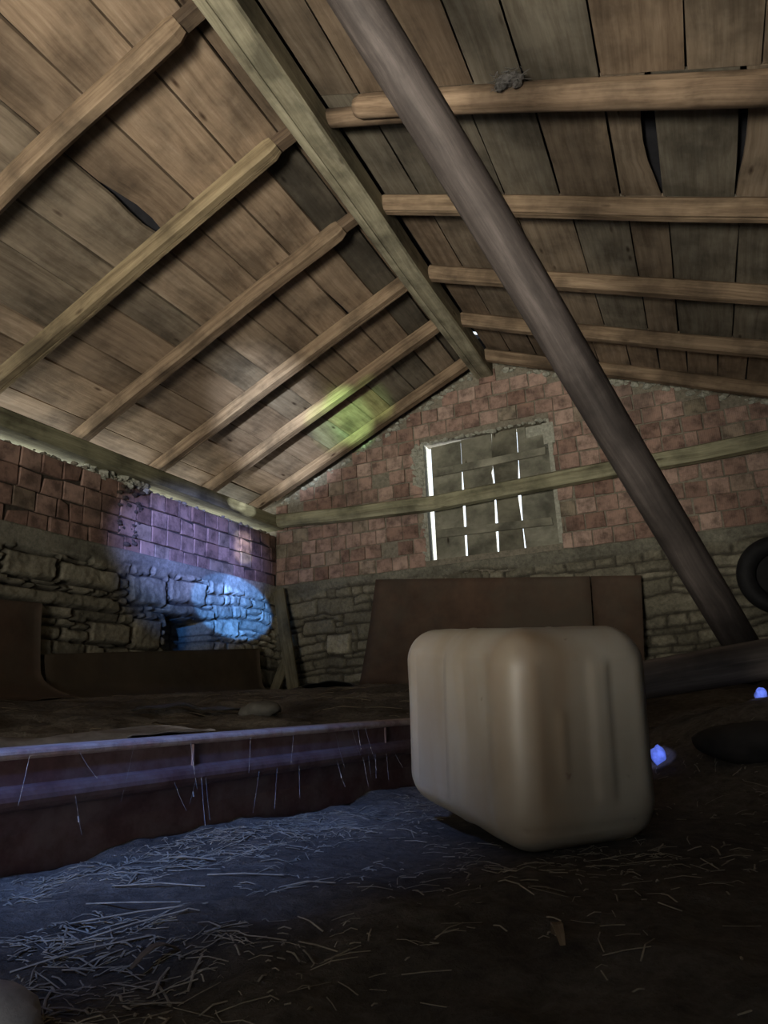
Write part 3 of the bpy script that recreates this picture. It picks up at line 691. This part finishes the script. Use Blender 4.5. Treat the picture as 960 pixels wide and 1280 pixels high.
v = N(nt, 'ShaderNodeTexNoise', Scale=38.0, Detail=2.0); nt.links.new(g.outputs['Object'], v.inputs['Vector'])
c = mixc(nt, ramp(nt, v.outputs['Fac'], [(.72, (0, 0, 0)), (.78, (.75, .75, .75))]).outputs[0], c, (.10, .06, .04))
nt.links.new(c, b.inputs['Base Color']); b.inputs['Subsurface Weight'].default_value = .25; b.inputs['Subsurface Radius'].default_value = (.03, .022, .014)
b.inputs['Subsurface Scale'].default_value = .6; b.inputs['Specular IOR Level'].default_value = .35
CANM = m
cw, cdp, chh, cr = .256, .413, .309, .0586
ca, cb_, cc_ = .7767, .1069, -.0142
Rz = Matrix.Rotation(ca, 3, 'Z'); Rx = Matrix.Rotation(cb_, 3, 'X'); Ry = Matrix.Rotation(cc_, 3, 'Y'); RC = Rz @ Rx @ Ry
CC = Vector((-.304, 1.205, -.0333))
can = empty('plastic_canister', (-.304, 1.205, -.20), 'milky white rounded plastic canister lying on the dirt floor', 'canister')
def rounded_box():
    H = np.array([cw, cdp, chh])/2; nn = 46; V = []; Fc = []; idx = {}
    for ax in range(3):
        for sg in (-1, 1):
            o1, o2 = [k for k in range(3) if k != ax]
            g1 = np.linspace(-1, 1, nn+1); base = {}
            for i, s in enumerate(g1):
                for j, t in enumerate(g1):
                    q = np.zeros(3); q[ax] = sg*H[ax]; q[o1] = s*H[o1]; q[o2] = t*H[o2]
                    key = tuple(np.round(q, 6))
                    if key not in idx:
                        core = np.clip(q, -(H-cr), H-cr); d = q-core; L = np.linalg.norm(d); nrm = d/L
                        pp = core+nrm*cr
                        off = 0.
                        if q[1] < 0 and nrm[1] < -.6:      # front face: pressed panel and ribs
                            a, h = pp[0], pp[2]
                            pan = sst(0, .022, min(.092-abs(a+.0), .105-abs(h-.01)))
                            off -= .0032*pan
                            off += .0042*sst(0, .014, .022-abs(a-.018))*pan
                            off += .0022*sst(0, .010, .012-abs(a+.048))*sst(0, .02, .055-abs(h+.01))*pan
                            off -= .0025*sst(0, .004, .004-abs(h+.118))
                        if q[0] < 0 and nrm[0] < -.6:       # side face: shallow vertical bands
                            y_ = pp[1]; band = sst(0, .012, min(.145-abs(y_), .12-abs(pp[2])))
                            off -= .003*band; off += .003*sst(0, .008, .03-abs(y_+.02))*band
                        if abs(pp[1]) < .003 and nrm[1] ** 2 < .1: off += .0012
                        if nrm[2] > .6: off -= .004*sst(0, .03, min(cw/2-.05-abs(pp[0]), cdp/2-.05-abs(pp[1])))
                        # gentle swell and soft dents
                        off += .003*(float(fbm(pp[0]*9+pp[2]*4+5, pp[1]*9+pp[2]*6, 2, 60)))
                        idx[key] = len(V); V.append(pp+nrm*off)
                    base[i, j] = idx[key]
            for i in range(nn):
                for j in range(nn):
                    f = [base[i, j], base[i+1, j], base[i+1, j+1], base[i, j+1]]
                    if (sg > 0) != (ax != 1): f = f[::-1]
                    Fc.append(f)
    return V, Fc
V, Fc = rounded_box()
mb = MB(); mb.add([RC @ Vector(q)+CC for q in V], Fc, [[(0, 0)]*4]*len(Fc), smooth=True)
body = mb.build('body', CANM, can, origin=tuple(CC))
def canpts(L): return [RC @ Vector(q)+CC for q in L]
CAPM = dusty('white_cap_plastic', (.5, .47, .42), .5, sc=20, var=.15)
mb = MB(); sweep(mb, canpts([(-.07, .200, .09), (-.07, .235, .09)]), circ(.027, 20), smooth=False); o = mb.build('screw_cap', CAPM, can, origin=tuple(canpts([(-.07, .2, .09)])[0]))
mb = MB(); sweep(mb, canpts([(.05, .200, .10), (.05, .235, .08), (.05, .242, .0), (.05, .235, -.07), (.05, .200, -.09)]), circ(.012, 10), up=RC @ Vector((1, 0, 0)), smooth=True)
mb.build('handle', CANM, can, origin=tuple(canpts([(.05, .2, 0)])[0]))

# ------------------------------------------------------------------ small things
# ragged nest on the round rafter
mb = MB(); r = random.Random(3); cx, cy, cz = -.42, 2.63, float(ZB-TR*(-.42+1.5)-.05)
lumps(mb, 14, lambda r: (cx+r.uniform(-.05, .05), cy-.03+r.uniform(-.01, .01), cz+r.uniform(-.03, .025)), .022, 0, r, flat=.7)
for _ in range(90):
    a = Vector((cx+r.uniform(-.07, .07), cy-.045+r.uniform(-.02, .01), cz+r.uniform(-.05, .04)))
    b_ = a+Vector((r.uniform(-.04, .04), r.uniform(-.01, .01), r.uniform(-.03, .03)))
    sweep(mb, [a, b_], circ(.0016, 3), caps=False)
tag(mb.build('insect_nest', dusty('grey_nest_fibre', (.14, .13, .12), sc=60), origin=(cx, cy, cz)), 'small ragged grey nest clump stuck to the upper right log rafter', 'nest')

# tyre-like dark round thing hung at the right
mb = MB(); R0, r0 = .24, .065; nM, nm = 40, 14; V = []; Fc = []; c_ = Vector((.60, 5.86, .80))
for i in range(nM):
    for j in range(nm):
        a = 2*math.pi*i/nM; e = 2*math.pi*j/nm; rr_ = R0+r0*math.cos(e)*(1.15 if math.cos(e) < 0 else .9)
        V.append(c_+Vector((rr_*math.cos(a), r0*1.1*math.sin(e), rr_*math.sin(a))))
Fc = [[i*nm+j, ((i+1) % nM)*nm+j, ((i+1) % nM)*nm+(j+1) % nm, i*nm+(j+1) % nm] for i in range(nM) for j in range(nm)]
ty = empty('old_tyre', tuple(c_), 'dark round tyre hanging on the gable wall at the right edge of the photo', 'tyre')
mb.add(V, Fc, [[(0, 0)]*4]*len(Fc), smooth=True); mb.build('rubber_ring', dusty('black_rubber', (.012, .012, .013), .7), ty, origin=tuple(c_))
mb = MB(); sweep(mb, [tuple(c_+Vector((0, .03, .0))), tuple(c_+Vector((0, .055, 0)))], circ(.19, 32)); mb.build('wheel_disc', dusty('dark_rusty_disc', (.010, .009, .009), .7), ty, origin=tuple(c_))

# black plastic flap on the floor near the corner, grey scrap, stone
def flap(name, c, sx, sy, rot, h, mat, label, cat, seed):
    def fn(u, v, t):
        a, b = (u-.5)*sx, (v-.5)*sy; k = 1+.08*math.sin(u*7+seed)*math.sin(v*5+seed)
        x = c[0]+a*math.cos(rot)-b*math.sin(rot)*k; y = c[1]+a*math.sin(rot)*k+b*math.cos(rot)
        return (x, y, float(floor_z(x, y))+.012+h*math.sin(math.pi*u)*(.4+.6*(1-v))*(1+.3*math.sin(9*u+seed))+t)
    o = sheet(name, fn, 16, 12, mat, label); o['category'] = cat; return o
BLK = dusty('black_plastic_film', (.012, .012, .012), .5, sc=15)
flap('plastic_flap', (-2.47, 4.5, 0), .55, .35, .3, .05, BLK, 'crumpled black plastic flap on the floor in front of the corner planks', 'plastic scrap', 2)
flap('plastic_flap', (-1.78, 2.25, 0), .50, .10, .6, .012, BLK, 'thin dark strip of plastic lying on the floor at the left, beyond the steel profile', 'plastic scrap', 5)
flap('sheet_scrap', (-1.52, 1.35, 0), .75, .22, 1.25, .012, dusty('grey_sheet', (.20, .19, .20), .7, sc=20), 'grey sheet scrap lying just behind the steel profile at the left edge', 'sheet', 8)
def rock(name, c, s, mat, label, seed, cat='stone'):
    mb = MB(); nl, ns = 14, 20; V = []
    for i in range(nl+1):
        for j in range(ns):
            e = math.pi*i/nl; a = 2*math.pi*j/ns; d = np.array([math.sin(e)*math.cos(a), math.sin(e)*math.sin(a), math.cos(e)])
            k = 1+.35*float(fbm(d[0]*1.6+seed+d[2], d[1]*1.6+seed-d[2]*.7, 4, seed)); V.append(np.array(c)+d*np.array(s)*k)
    Fc = [[i*ns+j, (i+1)*ns+j, (i+1)*ns+(j+1) % ns, i*ns+(j+1) % ns] for i in range(nl) for j in range(ns)]
    mb.add(V, Fc, [[(0, 0)]*4]*len(Fc), smooth=True); return tag(mb.build(name, mat, origin=tuple(c)), label, cat)
STN = dusty('loose_stone', (.075, .07, .06), sc=25); STN2 = dusty('pale_lump', (.28, .27, .27), sc=30)
def fz(x, y): return float(floor_z(x, y, True))
rock('stone', (-1.42, 2.10, fz(-1.42, 2.10)+.014), (.075, .06, .03), STN, 'flat rough stone just beyond the steel profile, left of the canister', 4)
rock('stone', (-.505, .400, fz(-.505, .40)+.006), (.045, .035, .028), STN2, 'pale grey lump at the bottom left corner of the photo', 9)
rock('earth_clod', (.065, 1.62, fz(.065, 1.62)+.018), (.10, .06, .04), dusty('black_soil', (.015, .013, .012), sc=30), 'black clod on the heap to the right of the canister', 13, 'clod')
BLUE = dusty('blue_light_patch', (.30, .42, .85), .5, sc=60, var=.4, bs=.8)  # patches of sky light put into the blue colour of added lumps
for (x, y, s_, lab, sd) in ((-.125, 1.70, .016, 'blue lump in place of a sky-light patch right beside the canister', 3), (.105, 1.90, .013, 'small blue lump in place of a sky-light patch on the heap below the pole', 6)):
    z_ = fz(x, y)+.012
    rock('blue_light_lump', (x, y, z_), (s_, s_*.8, s_*1.3), BLUE, lab, sd, 'light patch')
spot('added_glint_lump', (.35, -2.0, 1.6), (-.125, 1.70, fz(-.125, 1.7)+.015), 1.0, .3, 700, (.35, .42, 1.0), .005)  # unseen narrow spots added to brighten the two blue lumps
spot('added_glint_heap', (.45, -2.0, 1.6), (.105, 1.90, fz(.105, 1.9)+.015), .9, .3, 700, (.35, .42, 1.0), .005)

# wood chips and thick stalks lying loose
CHIP = dusty('bark_chip', (.11, .075, .045), sc=40)
for k, (x, y, L, an, lab) in enumerate([(-.475, .545, .05, 1.3, 'curled dark bark chip standing in the dirt at the lower left'), (-.147, .655, .03, 2.0, 'small tan bark chip on the dirt below the canister')]):
    mb = MB(); z_ = fz(x, y)+.004
    pts = [(x+L*(t-.5)*math.cos(an), y+L*(t-.5)*math.sin(an), z_+.012*math.sin(t*math.pi)) for t in np.linspace(0, 1, 6)]
    sweep(mb, pts, [(-.0045, .0), (0, -.0012), (.0045, .0), (.004, .0012), (0, .0006), (-.004, .0012)], scale=lambda s: .35+.75*math.sin(s*2.6+.25))
    tag(mb.build('bark_chip', CHIP, origin=(x, y, z_)), lab, 'bark chip')
# straw litter: uncountable
STRAW = dusty('dry_straw', (.21, .18, .135), .6, sc=50, var=.4)
mb = MB(); r = random.Random(77)
def straw(x, y, L, a, rad, lift=.0):
    ex, ey = x+L*math.cos(a), y+L*math.sin(a); za, zb_ = fz(x, y)+rad, fz(ex, ey)+rad; m = 3; up_ = 0
    for i in range(1, m): t = i/m; up_ = max(up_, fz(x+(ex-x)*t, y+(ey-y)*t)+rad-(za+(zb_-za)*t))
    bx_, by_ = -math.sin(a)*L*r.uniform(-.08, .08), math.cos(a)*L*r.uniform(-.08, .08)
    pts = [(x, y, za+up_*.6), (x+(ex-x)*.5+bx_, y+(ey-y)*.5+by_, (za+zb_)/2+up_+lift*.4), (ex, ey, zb_+up_*.6)]
    sweep(mb, pts, [(-rad*1.3, 0), (0, -rad*.7), (rad*1.3, 0), (0, rad*.7)], caps=False, tone=r.random())
cnt = 0
while cnt < 3000:
    x, y = r.uniform(-1.0, .25), r.uniform(.32, 1.75)
    d = (x-CH0[0])*CHN[0]+(y-CH0[1])*CHN[1]
    if d > -.02: continue
    dens = .05+.75*math.exp(-((d+.10)/.16)**2)*(1 if y < 1.3 else .4)+.9*math.exp(-((x+.55)/.17)**2-((y-.50)/.16)**2)+.35*math.exp(-((x+.2)/.16)**2-((y-1.0)/.1)**2)
    if r.random() > dens*.7 or vnoise(x*9, y*9, 31) < .35: continue
    L = r.choice([.005, .007, .01, .015, .022, .04]); straw(x, y, L, r.gauss(.5, .9), r.choice([.0004, .0006, .0009]), r.choice([0, .002, .005])); cnt += 1
for (x, y, L, a) in ((-.66, .62, .15, .35), (-.70, .68, .12, .2), (-.60, .58, .10, .7), (-.72, .74, .13, .15), (-.62, .80, .10, .3), (-.78, .9, .09, .1), (-.6, .5, .12, .9), (-.5, .78, .08, -.1)):
    straw(x, y, L, a, .0013, .006)
tag(mb.build('straw_litter', STRAW), 'scattered broken straw lying on the dirt between profile and canister', 'straw', kind='stuff')
mb = MB()
for _ in range(260):
    x, y = r.uniform(-3.4, -.6), r.uniform(1.6, 5.6)
    d = (x-CH0[0])*CHN[0]+(y-CH0[1])*CHN[1]
    if d < .16: continue
    straw(x, y, r.choice([.05, .08, .14]), r.uniform(0, 6.3), .0015, .006)
tag(mb.build('straw_litter', dusty('old_straw', (.16, .13, .09), .8)), 'sparse dusty straw and twigs on the far floor behind the steel profile', 'straw', kind='stuff')
# cobweb threads on the profile
mb = MB()
for _ in range(26):
    t = r.uniform(-.1, 1.1); q = CH0+CHD*t-CHN*.014; z0 = -.2+r.choice([.095, .095, .155]); L = r.uniform(.03, .085); dx = r.uniform(-.03, .03)
    e = q+CHD*dx-CHN*r.uniform(0, .02)
    pts = [(q[0], q[1], z0), ((q[0]+e[0])/2, (q[1]+e[1])/2, z0-L*.55), (e[0], e[1], z0-L)]
    sweep(mb, pts, circ(.00028, 3), caps=False)
    if r.random() < .4: sweep(mb, [pts[1], (pts[1][0]+.001, pts[1][1]+.001, pts[1][2]-.008)], circ(.0012, 5))
tag(mb.build('cobweb_threads', dusty('dusty_cobweb', (.2, .2, .21), .8)), 'dusty cobweb threads hanging from the bead of the steel profile', 'cobweb', kind='stuff')
